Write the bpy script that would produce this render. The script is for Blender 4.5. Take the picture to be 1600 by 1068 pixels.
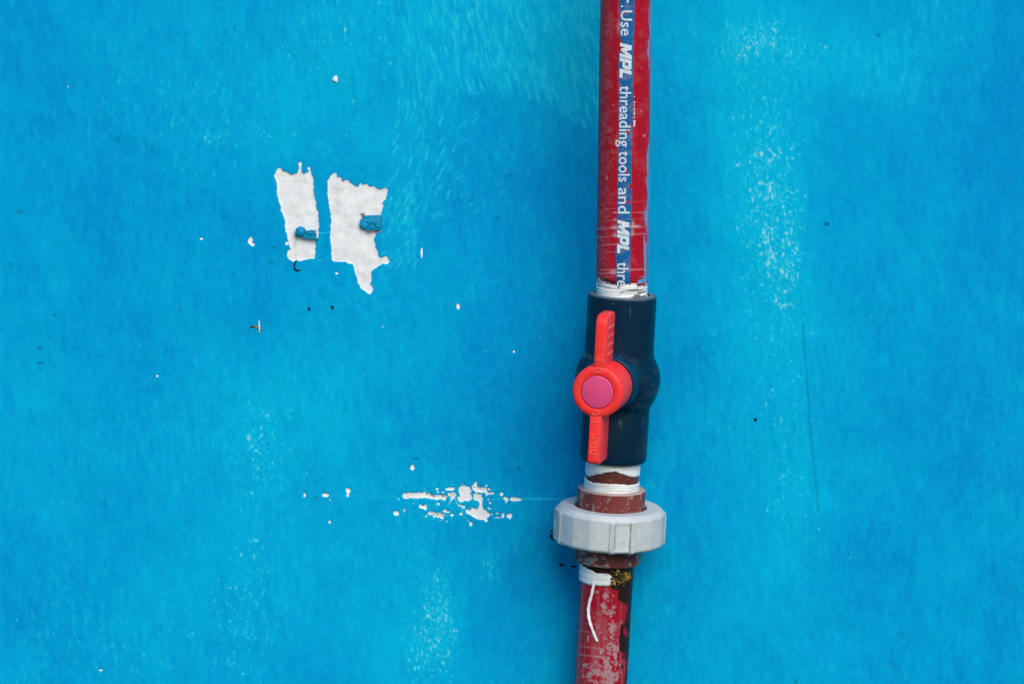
import bpy, bmesh, math, random
import numpy as np
from mathutils import Vector, Matrix

random.seed(7)
R = math.radians
scene = bpy.context.scene
for o in list(bpy.data.objects):
    bpy.data.objects.remove(o, do_unlink=True)
col = scene.collection

# ------------------------------------------------------------------ camera
RISE = 0.163          # the camera stands this much above the middle of the picture and looks level
DIST = 2.4
LENS = 128.57
Z0 = 1.2
cam_d = bpy.data.cameras.new('camera')
cam = bpy.data.objects.new('camera', cam_d)
col.objects.link(cam)
cam_d.lens = LENS
cam_d.sensor_width = 36.0
cam_d.clip_start = 0.01
cam_d.clip_end = 500.0
FWD = np.array([0.0, 1.0, 0.0])
UPV = np.array([0.0, 0.0, 1.0])
CAM = np.array([0.0, -DIST, Z0 + RISE])
cam.location = CAM
cam.rotation_euler = (math.pi / 2, 0, 0)
scene.camera = cam
T = 18.0 / LENS
DROP = RISE / DIST
cam_d.shift_y = -DROP / (2 * T)

# ------------------------------------------------------------------ sky and sun (open, bright overcast)
SUN_EL, SUN_AZ = R(36.0), R(20.0)       # azimuth: to the right of straight behind the camera
world = bpy.data.worlds.new('World')
scene.world = world
world.use_nodes = True
wn = world.node_tree.nodes
wl = world.node_tree.links
wn.clear()
w_out = wn.new('ShaderNodeOutputWorld')
w_bg = wn.new('ShaderNodeBackground')
w_sky = wn.new('ShaderNodeTexSky')
w_sky.sky_type = 'NISHITA'
w_sky.sun_disc = False
w_sky.sun_elevation = SUN_EL
w_sky.sun_rotation = math.pi - SUN_AZ
w_sky.air_density = 1.0
w_sky.dust_density = 0.2
w_sky.ozone_density = 5.0
w_hs = wn.new('ShaderNodeHueSaturation')      # saturation raised for bluer sky light
w_hs.inputs['Saturation'].default_value = 2.2
w_bg.inputs['Strength'].default_value = 0.065
wl.new(w_sky.outputs[0], w_hs.inputs['Color'])
wl.new(w_hs.outputs[0], w_bg.inputs['Color'])
wl.new(w_bg.outputs[0], w_out.inputs['Surface'])

sun_d = bpy.data.lights.new('sun', 'SUN')
sun = bpy.data.objects.new('sun', sun_d)
col.objects.link(sun)
sun_d.energy = 1.5
sun_d.angle = R(46.0)
sun_d.color = (1.0, 0.90, 0.69)
to_sun = Vector((math.sin(SUN_AZ) * math.cos(SUN_EL), -math.cos(SUN_AZ) * math.cos(SUN_EL), math.sin(SUN_EL)))
sun.rotation_euler = to_sun.to_track_quat('Z', 'Y').to_euler()
sun.location = (1.0, -1.5, 3.0)

scene.render.engine = 'CYCLES'
scene.view_settings.view_transform = 'Standard'
scene.view_settings.look = 'None'
scene.view_settings.exposure = 1.32
scene.view_settings.gamma = 1.0
scene.view_settings.use_curve_mapping = False

# ------------------------------------------------------------------ geometry helpers
def ray(px, py):
    px = np.asarray(px, float); py = np.asarray(py, float)
    a = (px - 800.0) / 800.0 * T
    b = (534.0 - py) / 800.0 * T - DROP
    return FWD + a[..., None] * np.array([1.0, 0, 0]) + b[..., None] * UPV

def on_wall(px, py, off=0.0):
    """point of the wall (plane y = -off) behind a place of the photograph"""
    d = ray(px, py)
    t = (-off - CAM[1]) / d[..., 1]
    return CAM + t[..., None] * d

def project(p):
    q = np.asarray(p) - CAM
    z = q @ FWD
    return 800.0 + q[..., 0] / z / T * 800.0, 534.0 - ((q @ UPV) / z + DROP) / T * 800.0

def tag(o, label=None, cat=None, group=None, kind=None):
    if label: o['label'] = label
    if cat: o['category'] = cat
    if group: o['group'] = group
    if kind: o['kind'] = kind
    return o

def mesh_obj(name, verts, faces, mat, parent=None, origin=(0, 0, 0), smooth=True, attrs=None):
    me = bpy.data.meshes.new(name)
    v = np.asarray(verts, float) - np.asarray(origin, float)
    if isinstance(faces, np.ndarray):
        nv, nf = len(v), len(faces)
        k = faces.shape[1]
        me.vertices.add(nv); me.loops.add(nf * k); me.polygons.add(nf)
        me.vertices.foreach_set('co', v.astype(np.float32).ravel())
        me.loops.foreach_set('vertex_index', faces.astype(np.int32).ravel())
        me.polygons.foreach_set('loop_start', np.arange(0, nf * k, k, dtype=np.int32))
        me.update(calc_edges=True)
    else:
        me.from_pydata([tuple(x) for x in v], [], faces)
    me.polygons.foreach_set('use_smooth', np.full(len(me.polygons), bool(smooth)))
    for k, val in (attrs or {}).items():
        a = me.attributes.new(k, 'FLOAT', 'POINT')
        a.data.foreach_set('value', np.asarray(val, np.float32).ravel())
    me.update()
    o = bpy.data.objects.new(name, me)
    col.objects.link(o)
    if mat: me.materials.append(mat)
    if parent is None:
        o.location = origin
    else:
        o.parent = parent
    return o

def bm_obj(name, bm, mat, parent=None, origin=(0, 0, 0), smooth=True, sharp=None):
    bmesh.ops.recalc_face_normals(bm, faces=bm.faces)
    bmesh.ops.translate(bm, verts=bm.verts, vec=-Vector(origin))
    me = bpy.data.meshes.new(name)
    bm.to_mesh(me); bm.free()
    me.polygons.foreach_set('use_smooth', np.full(len(me.polygons), bool(smooth)))
    if sharp is not None:
        me.set_sharp_from_angle(angle=R(sharp))
    o = bpy.data.objects.new(name, me)
    col.objects.link(o)
    if mat: me.materials.append(mat)
    if parent is None: o.location = origin
    else: o.parent = parent
    return o

def grid_faces(nr, nc, closed):
    r = np.arange(nr - 1)[:, None]
    c = np.arange(nc if closed else nc - 1)[None, :]
    c2 = (c + 1) % nc
    a = r * nc + c; b = r * nc + c2; d = (r + 1) * nc + c2; e = (r + 1) * nc + c
    return np.stack([a, b, d, e], -1).reshape(-1, 4)

rng = np.random.default_rng(11)
def blur(a, sy, sx):
    fy = np.fft.fftfreq(a.shape[0])[:, None]; fx = np.fft.rfftfreq(a.shape[1])[None, :]
    k = np.exp(-2 * (math.pi ** 2) * ((fy * sy) ** 2 + (fx * sx) ** 2))
    return np.fft.irfft2(np.fft.rfft2(a) * k, s=a.shape)
def noise(shape, sy, sx):
    n = blur(rng.standard_normal(shape), sy, sx)
    return n / n.std()
def sstep(a, b, x):
    t = np.clip((x - a) / (b - a), 0, 1)
    return t * t * (3 - 2 * t)
def sample(m, fx, fy):
    fx = np.clip(fx, 0, m.shape[1] - 1.001); fy = np.clip(fy, 0, m.shape[0] - 1.001)
    x = fx.astype(int); y = fy.astype(int); u = fx - x; v = fy - y
    return (m[y, x] * (1 - u) * (1 - v) + m[y, x + 1] * u * (1 - v) + m[y + 1, x] * (1 - u) * v + m[y + 1, x + 1] * u * v)

# ------------------------------------------------------------------ materials
def new_mat(name):
    m = bpy.data.materials.new(name)
    m.use_nodes = True
    nt = m.node_tree
    b = nt.nodes['Principled BSDF']
    return m, nt, b
def attr(nt, name):
    n = nt.nodes.new('ShaderNodeAttribute'); n.attribute_name = name
    return n.outputs['Fac']
def mixc(nt, fac, a, b):
    n = nt.nodes.new('ShaderNodeMix'); n.data_type = 'RGBA'
    for sock, val in ((n.inputs[0], fac), (n.inputs[6], a), (n.inputs[7], b)):
        if isinstance(val, (int, float)): sock.default_value = val
        elif isinstance(val, tuple): sock.default_value = (*val, 1.0)
        else: nt.links.new(val, sock)
    return n.outputs[2]
def math_n(nt, op, a, b=0.0, c=None, clamp=False):
    n = nt.nodes.new('ShaderNodeMath'); n.operation = op; n.use_clamp = clamp
    for i, val in enumerate((a, b, c)):
        if val is None: continue
        if isinstance(val, (int, float)): n.inputs[i].default_value = val
        else: nt.links.new(val, n.inputs[i])
    return n.outputs[0]
def ramp(nt, x, lo, hi):
    n = nt.nodes.new('ShaderNodeMapRange'); n.interpolation_type = 'SMOOTHSTEP'
    n.inputs['From Min'].default_value = lo; n.inputs['From Max'].default_value = hi
    nt.links.new(x, n.inputs['Value'])
    return n.outputs[0]
def noise_n(nt, scale, detail=4, rough=0.55, stretch=(1, 1, 1)):
    tc = nt.nodes.new('ShaderNodeTexCoord')
    mp = nt.nodes.new('ShaderNodeMapping'); mp.inputs['Scale'].default_value = stretch
    n = nt.nodes.new('ShaderNodeTexNoise')
    n.inputs['Scale'].default_value = scale; n.inputs['Detail'].default_value = detail
    n.inputs['Roughness'].default_value = rough
    nt.links.new(tc.outputs['Object'], mp.inputs['Vector']); nt.links.new(mp.outputs[0], n.inputs['Vector'])
    return n.outputs['Fac']
def bump(nt, b, h, dist, strength=1.0):
    n = nt.nodes.new('ShaderNodeBump'); n.inputs['Distance'].default_value = dist
    n.inputs['Strength'].default_value = strength
    nt.links.new(h, n.inputs['Height']); nt.links.new(n.outputs[0], b.inputs['Normal'])
def put(nt, b, colour, rough=0.5, spec=0.5):
    if isinstance(colour, tuple): b.inputs['Base Color'].default_value = (*colour, 1)
    else: nt.links.new(colour, b.inputs['Base Color'])
    if isinstance(rough, (int, float)): b.inputs['Roughness'].default_value = rough
    else: nt.links.new(rough, b.inputs['Roughness'])
    b.inputs['Specular IOR Level'].default_value = spec

BLUE_A, BLUE_B = (0.0, 0.235, 0.525), (0.0, 0.380, 0.605)

# painted masonry
M_WALL, nt, b = new_mat('blue_wall_paint')
g1 = noise_n(nt, 900, 5, 0.65, (1, 1, 0.55))
g2 = noise_n(nt, 2600, 2, 0.5)
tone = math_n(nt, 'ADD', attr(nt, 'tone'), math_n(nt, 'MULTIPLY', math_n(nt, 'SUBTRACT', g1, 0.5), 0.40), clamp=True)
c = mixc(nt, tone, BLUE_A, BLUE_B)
fk = attr(nt, 'fleck')
c = mixc(nt, ramp(nt, fk, 0.0, 0.40), c, (0.010, 0.450, 0.63))
c = mixc(nt, ramp(nt, fk, 0.38, 1.05), c, (0.25, 0.56, 0.67))
c = mixc(nt, attr(nt, 'dark'), c, (0.004, 0.02, 0.05))
plaster = mixc(nt, ramp(nt, noise_n(nt, 110, 7, 0.68), 0.36, 0.72), (0.76, 0.755, 0.755), (0.64, 0.625, 0.615))
plaster = mixc(nt, attr(nt, 'stain'), plaster, (0.20, 0.13, 0.085))
c = mixc(nt, ramp(nt, attr(nt, 'bare'), 0.42, 0.58), c, plaster)
put(nt, b, c, 0.7, 0.03)
bump(nt, b, math_n(nt, 'ADD', g1, math_n(nt, 'MULTIPLY', g2, 0.4)), 0.00018, 0.4)

def plastic(name, colour, rough, spec=0.5, var=0.12, scale=120, bumpd=0.00006, vcol=None):
    m, nt, b = new_mat(name)
    n = noise_n(nt, scale, 5, 0.6)
    dark = vcol or tuple(x * (1 - var * 2.2) for x in colour)
    put(nt, b, mixc(nt, ramp(nt, n, 0.3, 0.8), colour, dark), math_n(nt, 'MULTIPLY_ADD', n, 0.16, rough - 0.08), spec)
    bump(nt, b, noise_n(nt, scale * 6, 3), bumpd, 0.6)
    return m

def print_red(name, ca, cb, dustc):
    m, nt, b = new_mat(name)
    n = noise_n(nt, 60, 6, 0.65, (1, 1, 0.25))
    c = mixc(nt, ramp(nt, n, 0.3, 0.75), ca, cb)
    c = mixc(nt, attr(nt, 'stripe'), c, (0.003, 0.105, 0.29))
    c = mixc(nt, attr(nt, 'dust'), c, dustc)
    c = mixc(nt, attr(nt, 'wallpaint'), c, (0.07, 0.36, 0.60))
    c = mixc(nt, attr(nt, 'white'), c, (0.78, 0.76, 0.74))
    c = mixc(nt, attr(nt, 'grime'), c, (0.012, 0.008, 0.006))
    put(nt, b, c, math_n(nt, 'MULTIPLY_ADD', n, 0.25, 0.30), 0.16)
    bump(nt, b, noise_n(nt, 700, 4), 0.0001, 0.6)
    return m
M_PIPE = print_red('red_pipe_plastic', (0.37, 0.001, 0.014), (0.42, 0.006, 0.025), (0.52, 0.31, 0.33))
M_PIPE_OLD = print_red('aged_red_pipe_plastic', (0.38, 0.002, 0.016), (0.29, 0.005, 0.021), (0.37, 0.24, 0.26))

def valve_mat():
    m, nt, b = new_mat('dark_blue_valve_plastic')
    n = noise_n(nt, 90, 5, 0.6); n2 = noise_n(nt, 700, 4, 0.65)
    c = mixc(nt, ramp(nt, n, 0.3, 0.8), (0.0012, 0.021, 0.049), (0.001, 0.014, 0.034))
    c = mixc(nt, math_n(nt, 'MULTIPLY', ramp(nt, n2, 0.70, 0.80), 0.25), c, (0.20, 0.28, 0.33))
    c = mixc(nt, math_n(nt, 'MULTIPLY', attr(nt, 'dust'), math_n(nt, 'MULTIPLY_ADD', n2, 0.8, 0.5), clamp=True), c, (0.22, 0.27, 0.30))
    put(nt, b, c, math_n(nt, 'MULTIPLY_ADD', n, 0.2, 0.24), 0.17)
    bump(nt, b, n2, 0.00006, 0.6)
    return m
M_VALVE = valve_mat()
M_COLLAR = plastic('blue_collar_plastic', (0.002, 0.032, 0.080), 0.34, 0.22, 0.1, 90)
M_GAP = plastic('black_gap', (0.004, 0.004, 0.005), 0.6, 0.3)
M_HANDLE = plastic('red_handle_plastic', (0.97, 0.024, 0.024), 0.42, 0.32, 0.04, 150, vcol=(0.90, 0.055, 0.042))
M_EMBOSS = plastic('pale_worn_edge_plastic', (0.95, 0.13, 0.085), 0.5, 0.4, 0.05, 200)
M_CAP = plastic('pink_cap_plastic', (0.76, 0.065, 0.200), 0.5, 0.35, 0.05, 220)
M_PRINT = plastic('white_print', (0.66, 0.70, 0.76), 0.6, 0.25, 0.12, 900)
M_BLACK = plastic('black_dirt', (0.008, 0.007, 0.008), 0.8, 0.2, 0.2, 900)

def tape_mat():
    m, nt, b = new_mat('white_thread_tape')
    n = noise_n(nt, 90, 5, 0.6, (1, 1, 3))
    n2 = noise_n(nt, 260, 5, 0.7, (0.35, 0.35, 1.6))
    c = mixc(nt, ramp(nt, n, 0.4, 0.8), (0.74, 0.74, 0.735), (0.58, 0.56, 0.53))
    c = mixc(nt, ramp(nt, n2, 0.61, 0.75), c, (0.20, 0.15, 0.11))
    put(nt, b, c, 0.6, 0.3)
    bump(nt, b, noise_n(nt, 500, 3, 0.5, (0.15, 0.15, 1.5)), 0.00025, 0.7)
    return m
M_TAPE = tape_mat()
M_STRAND = plastic('white_tape_strand', (0.80, 0.77, 0.78), 0.6, 0.3, 0.06, 400)

def worn_red(name, base, base2, amount):
    m, nt, b = new_mat(name)
    n = noise_n(nt, 45, 6, 0.65)
    sp = noise_n(nt, 620, 3, 0.6)
    c = mixc(nt, ramp(nt, n, 0.35, 0.7), base, base2)
    c = mixc(nt, math_n(nt, 'MULTIPLY', ramp(nt, sp, amount, amount + 0.07), 0.8), c, (0.55, 0.42, 0.42))
    c = mixc(nt, attr(nt, 'edge'), c, (0.50, 0.38, 0.36))
    c = mixc(nt, attr(nt, 'grime'), c, (0.02, 0.013, 0.010))
    put(nt, b, c, 0.55, 0.35)
    bump(nt, b, sp, 0.00025, 0.6)
    return m
M_HEX = worn_red('brown_red_bushing_plastic', (0.150, 0.020, 0.016), (0.19, 0.034, 0.028), 0.635)
M_NIPPLE = worn_red('dark_red_nipple_plastic', (0.085, 0.014, 0.011), (0.15, 0.028, 0.02), 0.64)

def nut_mat():
    m, nt, b = new_mat('pale_grey_union_plastic')
    n = noise_n(nt, 70, 6, 0.65); n2 = noise_n(nt, 420, 4, 0.6)
    c = mixc(nt, ramp(nt, n, 0.3, 0.75), (0.56, 0.585, 0.60), (0.46, 0.48, 0.485))
    c = mixc(nt, math_n(nt, 'MULTIPLY', ramp(nt, n2, 0.60, 0.76), 0.6), c, (0.30, 0.27, 0.21))
    c = mixc(nt, attr(nt, 'edge'), c, (0.30, 0.265, 0.19))
    put(nt, b, c, 0.5, 0.35)
    bump(nt, b, n2, 0.00012, 0.6)
    return m
M_NUT = nut_mat()

def moss_mat():
    m, nt, b = new_mat('moss')
    n = noise_n(nt, 170, 4, 0.6)
    c = mixc(nt, ramp(nt, n, 0.42, 0.66), (0.035, 0.026, 0.006), (0.50, 0.33, 0.08))
    put(nt, b, c, 0.85, 0.15)
    bump(nt, b, noise_n(nt, 1500, 4), 0.0006)
    return m
M_MOSS = moss_mat()

def clip_mat():
    m, nt, b = new_mat('blue_painted_metal')
    n = noise_n(nt, 220, 5, 0.6)
    c = mixc(nt, ramp(nt, n, 0.3, 0.75), (0.0, 0.25, 0.45), (0.001, 0.17, 0.33))
    c = mixc(nt, ramp(nt, noise_n(nt, 420, 5, 0.7), 0.66, 0.72), c, (0.10, 0.075, 0.05))
    put(nt, b, c, 0.45, 0.15)
    bump(nt, b, n, 0.0006, 0.7)
    return m
M_CLIP = clip_mat()

# ------------------------------------------------------------------ the wall: maps in photograph pixels, sampled on a real relief mesh
PAD = 170
H, W = 1068 + 2 * PAD, 1600 + 2 * PAD
YY, XX = np.mgrid[0:H, 0:W].astype(float)
YY -= PAD; XX -= PAD

def zpoly(pts, ox, oy, s):
    return [(ox + x / s, oy + y / s) for x, y in pts]
def fill(m, poly, val=1.0):
    p = np.asarray(poly, float)
    x0, x1 = int(p[:, 0].min()) - 3, int(p[:, 0].max()) + 4
    y0, y1 = int(p[:, 1].min()) - 3, int(p[:, 1].max()) + 4
    S = 4
    gy, gx = np.mgrid[0:(y1 - y0) * S, 0:(x1 - x0) * S]
    gx = x0 + (gx + 0.5) / S - 0.5; gy = y0 + (gy + 0.5) / S - 0.5
    ins = np.zeros(gx.shape, bool)
    n = len(p)
    for i in range(n):
        xa, ya = p[i]; xb, yb = p[(i + 1) % n]
        if ya == yb: continue
        cnd = ((ya > gy) != (yb > gy)) & (gx < (xb - xa) * (gy - ya) / (yb - ya) + xa)
        ins ^= cnd
    cov = ins.reshape(y1 - y0, S, x1 - x0, S).mean((1, 3)) * val
    sl = (slice(y0 + PAD, y1 + PAD), slice(x0 + PAD, x1 + PAD))
    m[sl] = np.maximum(m[sl], cov)
def spot(m, x, y, rx, ry=None, val=1.0, ang=0.0):
    ry = ry or rx
    k = 12
    pts = []
    for i in range(k):
        t = 2 * math.pi * i / k
        f = random.uniform(0.75, 1.2)
        a, c_ = rx * f * math.cos(t), ry * f * math.sin(t)
        pts.append((x + a * math.cos(ang) - c_ * math.sin(ang), y + a * math.sin(ang) + c_ * math.cos(ang)))
    fill(m, pts, val)
def line(m, pts, w, val=1.0):
    pts = np.asarray(pts, float)
    for i in range(len(pts) - 1):
        d = pts[i + 1] - pts[i]; L = np.hypot(*d); n = np.array([-d[1], d[0]]) / L * w / 2
        fill(m, [pts[i] + n, pts[i + 1] + n, pts[i + 1] - n, pts[i] - n], val)
def rough_poly(poly, amp=1.0, step=3.0):
    out = []
    n = len(poly)
    for i in range(n):
        a = np.array(poly[i]); b_ = np.array(poly[(i + 1) % n])
        k = max(1, int(np.hypot(*(b_ - a)) / step))
        for j in range(k):
            out.append(a + (b_ - a) * j / k + (np.array([random.gauss(0, amp), random.gauss(0, amp)]) if j else 0))
    return out

bare = np.zeros((H, W))
patchA = zpoly([(128,190),(150,150),(165,132),(180,160),(215,172),(245,192),(270,185),(290,178),(300,135),(308,105),(318,140),
    (320,180),(340,185),(365,172),(375,155),(385,180),(398,215),(400,290),(408,350),(420,420),(433,445),(436,560),(432,640),(412,650),
    (410,775),(380,775),(330,785),(285,790),(255,798),(230,780),(212,745),(220,715),(240,712),(228,660),(215,620),(205,570),(200,520),
    (190,470),(172,440),(180,420),(160,380),(150,320),(150,285),(140,240)], 400, 230, 4.45)
patchB = zpoly([(500,225),(520,195),(545,180),(560,170),(562,215),(580,205),(598,210),(605,240),(630,230),(655,225),(650,245),(690,270),
    (715,270),(730,245),(745,262),(775,255),(785,270),(815,270),(845,290),(880,290),(900,280),(920,298),(905,345),(885,380),(880,430),
    (868,460),(870,500),(870,590),(835,602),(820,640),(828,660),(832,700),(850,730),(852,760),(880,765),(905,755),(930,790),(920,810),
    (880,805),(855,820),(820,840),(805,860),(800,900),(806,920),(795,945),(818,990),(795,1025),(770,1010),(740,990),(715,950),(700,900),
    (685,850),(678,815),(640,805),(610,795),(570,798),(530,790),(522,700),(515,620),(520,560),(520,470),(510,400),(498,335)], 400, 230, 4.45)
fill(bare, rough_poly(patchA, 0.75, 2.2)); fill(bare, rough_poly(patchB, 0.75, 2.2))
Zs = (580, 700, 4.706)
for pl in ([(218,350),(245,330),(285,322),(310,325),(400,335),(435,330),(470,340),(520,345),(570,350),(560,362),(500,375),(480,380),(440,372),(380,368),(300,368),(250,370)],
           [(538,295),(570,288),(615,288),(610,305),(560,310)],
           [(645,285),(665,275),(735,290),(740,310),(720,322),(745,345),(740,380),(690,385),(650,390),(640,375),(655,345),(640,320)],
           [(750,295),(770,282),(840,285),(852,300),(835,318),(800,322),(765,318)],
           [(755,335),(800,330),(815,345),(800,375),(760,380)],
           [(690,455),(740,440),(790,440),(800,380),(815,385),(815,440),(845,455),(875,490),(850,515),(795,532),(740,500),(715,480)],
           [(970,365),(1000,358),(1060,358),(1108,380),(1075,395),(1030,380),(980,378)],
           [(410,465),(440,462),(455,475),(450,492),(420,490)],
           [(470,475),(500,470),(520,485),(555,478),(545,510),(520,522),(500,500),(475,492)],
           [(560,330),(600,318),(625,340),(610,365),(590,380),(575,355)],
           [(840,320),(858,325),(855,352),(843,352)],
           [(715,560),(740,545),(760,548),(735,575)],
           [(385,430),(398,405),(412,412),(405,440),(395,455)]):
    fill(bare, rough_poly(zpoly(pl, *Zs), 0.5, 2.5))
rag = np.where((XX > 560) & (XX < 880) & (YY > 690) & (YY < 830), 0.30, 0.095) * (noise((H, W), 0.9, 1.2) + 0.6 * noise((H, W), 2.4, 3.2))
bare = np.where(blur(bare, 3, 3) > 0.004, sstep(0.36, 0.64, blur(bare, 0.7, 0.7) + rag), 0)
for x, y, rx, ry in [(957,335,14,14),(185,478,21,20),(1018,498,20,20),(300,140,11,20),(485,298,12,10),(595,490,14,11),(495,408,14,11),
                     (890,330,22,7),(970,490,9,18),(925,478,22,4),(930,508,45,4),(650,420,14,6),(245,455,6,18),(660,480,14,10),(690,330,20,30)]:
    spot(bare, 580 + x / 4.706, 700 + y / 4.706, rx / 4.706, ry / 4.706)
for x, y, rx, ry in [(391,376,4,6),(395,382,4,2.5),(315,373,3,2),(544,766,4,4),(543,773,2.5,3),(509,773,6,3),(659,394,1.6,9),(716,478,2.5,5),
                     (448,380,2.2,4),(469,256,2.6,3.5),(483,263,2.2,3),(526,427,3,2),(645,730,3,5),(476,773,2,4),(480,737,1.6,1.2),
                     (598,510,1.5,1.5),(501,485,1,1),(506,485,1,1),(500,396,1.2,1.2),(501,406,1.2,1.2),(246,587,2,2.2),(803,549,2,2),
                     (106,135,1.6,1.4),(158,1046,3,1.6),(516,780,1.5,1.5),(515,815,2,3)]:
    spot(bare, x, y, rx, ry)
for x, y in [(1353,547),(1309,648),(1264,683),(1266,733),(1339,831),(1280,825),(1250,878),(1307,875),(1329,870),(1338,869),(1356,947),
             (1366,954),(1251,907),(1238,763),(1246,768),(1290,771),(1324,730),(1232,567),(1199,558),(1115,728),(1416,773),(1192,829),
             (1230,806),(1171,816),(1478,364),(1362,494),(1333,608),(1141,537)]:
    spot(bare, x, y, random.uniform(0.9, 1.6), random.uniform(0.8, 1.5), 0.85)
for i in range(38):
    cx_, cy_, sx_, sy_ = random.choice([(738, 770, 22, 10), (690, 801, 16, 6), (752, 795, 26, 9), (715, 773, 25, 7)])
    spot(bare, random.gauss(cx_, sx_), random.gauss(cy_, sy_), random.uniform(.7, 2.6), random.uniform(.6, 1.9))
bare = np.clip(blur(bare, 0.6, 0.6), 0, 1)

# tone: thin and thick coats, plus pipe shade painted in as dark blobs
tone = np.full((H, W), 0.44)
tone += 0.085 * noise((H, W), 60, 45) + 0.06 * noise((H, W), 22, 14) + 0.06 * noise((H, W), 9, 3.0) + 0.075 * noise((H, W), 2.1, 1.4)
def blob(x, y, sx, sy, a, ang=0.0):
    dx, dy = XX - x, YY - y
    if ang:
        ca, sa = math.cos(ang), math.sin(ang)
        dx, dy = dx * ca + dy * sa, -dx * sa + dy * ca
    return a * np.exp(-0.5 * ((dx / sx) ** 2 + (dy / sy) ** 2))
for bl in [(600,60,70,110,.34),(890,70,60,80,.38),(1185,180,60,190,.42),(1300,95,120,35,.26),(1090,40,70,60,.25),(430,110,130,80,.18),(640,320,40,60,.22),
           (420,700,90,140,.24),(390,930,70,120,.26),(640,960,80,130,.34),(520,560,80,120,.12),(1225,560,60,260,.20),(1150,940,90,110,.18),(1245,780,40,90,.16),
           (790,270,100,100,-.22),(830,470,70,140,-.10),(740,640,90,110,-.12),(850,830,40,150,-.14),(770,960,40,120,-.20),(1060,380,40,130,-.16),(1070,640,50,200,-.14),  # soft shade beside the pipe, painted into the tone
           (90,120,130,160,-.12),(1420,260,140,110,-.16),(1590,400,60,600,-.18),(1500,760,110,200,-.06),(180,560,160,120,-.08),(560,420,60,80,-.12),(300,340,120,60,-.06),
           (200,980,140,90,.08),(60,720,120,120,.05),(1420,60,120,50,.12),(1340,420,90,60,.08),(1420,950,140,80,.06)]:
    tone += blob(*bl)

# flecks: undercoat showing on the high points of the roller texture
dens = np.full((H, W), 0.0)
for bl in [(1190,250,42,95,.75),(1205,330,35,40,.35),(1165,55,40,45,.45),(1235,40,50,30,.3),(1300,75,90,22,.42),(1190,430,45,70,.5),(1235,420,22,110,.45),
           (1240,790,34,90,.5),(1205,610,50,130,.32),(1180,150,40,60,.22),(680,925,18,40,.60),(660,1015,30,45,.85),(700,985,22,50,.55),(765,888,9,22,.85),(735,775,45,12,.55),(690,800,30,10,.5),(760,800,40,10,.4),(640,860,50,60,.18),
           (390,690,42,50,.46),(385,930,38,80,.42),(400,800,50,100,.28),(460,640,50,80,.22),(330,1000,60,60,.25),(560,40,60,60,.34),(470,90,60,80,.34),(330,215,40,10,.60),(450,212,45,12,.36),
           (300,262,60,10,.18),(625,350,22,60,.35),(560,560,60,100,.12),(850,900,30,70,.26),(1080,900,60,90,.12),(130,1000,80,60,.12),(720,470,50,40,.06),
           (585,440,20,25,.22),(600,200,40,60,.2),(860,600,25,60,.14)]:
    dens += blob(*bl)
tone += 0.30 * blur(dens, 7, 6)
fn = noise((H, W), 1.7, 1.05) + 0.35 * noise((H, W), 6, 4)
fn2 = noise((H, W), 1.25, 0.85)
thr = 3.5 - 3.1 * np.clip(dens, 0, 1) ** 0.75
fleck = sstep(0, 1.5, fn - thr) * 0.75
grainy = np.clip(0.45 + 0.35 * noise((H, W), 70, 60) + 0.9 * blur(dens, 12, 12), 0, 1.2)
fleck += 0.20 * sstep(0.5, 2.6, noise((H, W), 2.6, 1.2)) * grainy + 0.10 * sstep(1.2, 2.8, noise((H, W), 1.1, 0.9)) * grainy
fleck += 0.50 * sstep(0, 1.4, fn2 - thr + 0.5) * np.clip(dens * 2, 0, 1)

# brush strokes with a direction of their own
def strokes(n, xr, yr, dirf, lr, dmask, amp):
    m = np.zeros((H, W))
    x = rng.uniform(*xr, n); y = rng.uniform(*yr, n)
    dx, dy = dirf(x, y)
    L = rng.uniform(lr[0], lr[1], n)
    keep = rng.uniform(0, 1, n) < dmask(x, y)
    x, y, dx, dy, L = x[keep], y[keep], dx[keep], dy[keep], L[keep]
    a = rng.uniform(0.25, 1.0, len(x)) ** 1.6
    t = np.linspace(-0.5, 0.5, 60)[None, :]
    px = x[:, None] + dx[:, None] * L[:, None] * t
    py = y[:, None] + dy[:, None] * L[:, None] * t
    w = a[:, None] * (1 - np.abs(t * 2) ** 3) * rng.uniform(0.4, 1.0, px.shape)
    ix = np.clip(np.rint(px + PAD), 0, W - 1).astype(int); iy = np.clip(np.rint(py + PAD), 0, H - 1).astype(int)
    np.maximum.at(m, (iy, ix), w)
    return amp * blur(m, 0.75, 0.75) * 2.0
def norm(dx, dy):
    l = np.hypot(dx, dy); return dx / l, dy / l
arc = lambda x: 150 + 70 * np.clip((x - 800) / 130.0, 0, 2) ** 1.6 + 20 * np.clip((700 - x) / 80.0, 0, 2)
st = strokes(2600, (620, 945), (-60, 200), lambda x, y: norm(0.16 + 0.10 * (x - 650) / 250 + rng.normal(0, .05, x.shape), np.ones_like(x)), (10, 42),
             lambda x, y: np.clip(0.25 + 0.6 * (x - 640) / 280, 0, 1) * (y < arc(x) - 5), 0.42)
st += strokes(520, (615, 790), (150, 340), lambda x, y: norm(-0.35 - 0.5 * np.clip((y - 150) / 200, 0, 1) + 0.8 * np.clip((x - 690) / 100, -.2, 1) * -1 + rng.normal(0, .1, x.shape), np.ones_like(x)), (7, 22),
             lambda x, y: np.clip(1.1 - np.abs(x - 655) / 90, 0.08, 1), 0.36)
st += strokes(800, (1060, 1270), (0, 150), lambda x, y: norm(-0.10 + rng.normal(0, .04, x.shape), np.ones_like(x)), (10, 34),
             lambda x, y: np.exp(-((x - 1165) / 50) ** 2 - ((y - 72) / 34) ** 2), 0.40)
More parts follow.
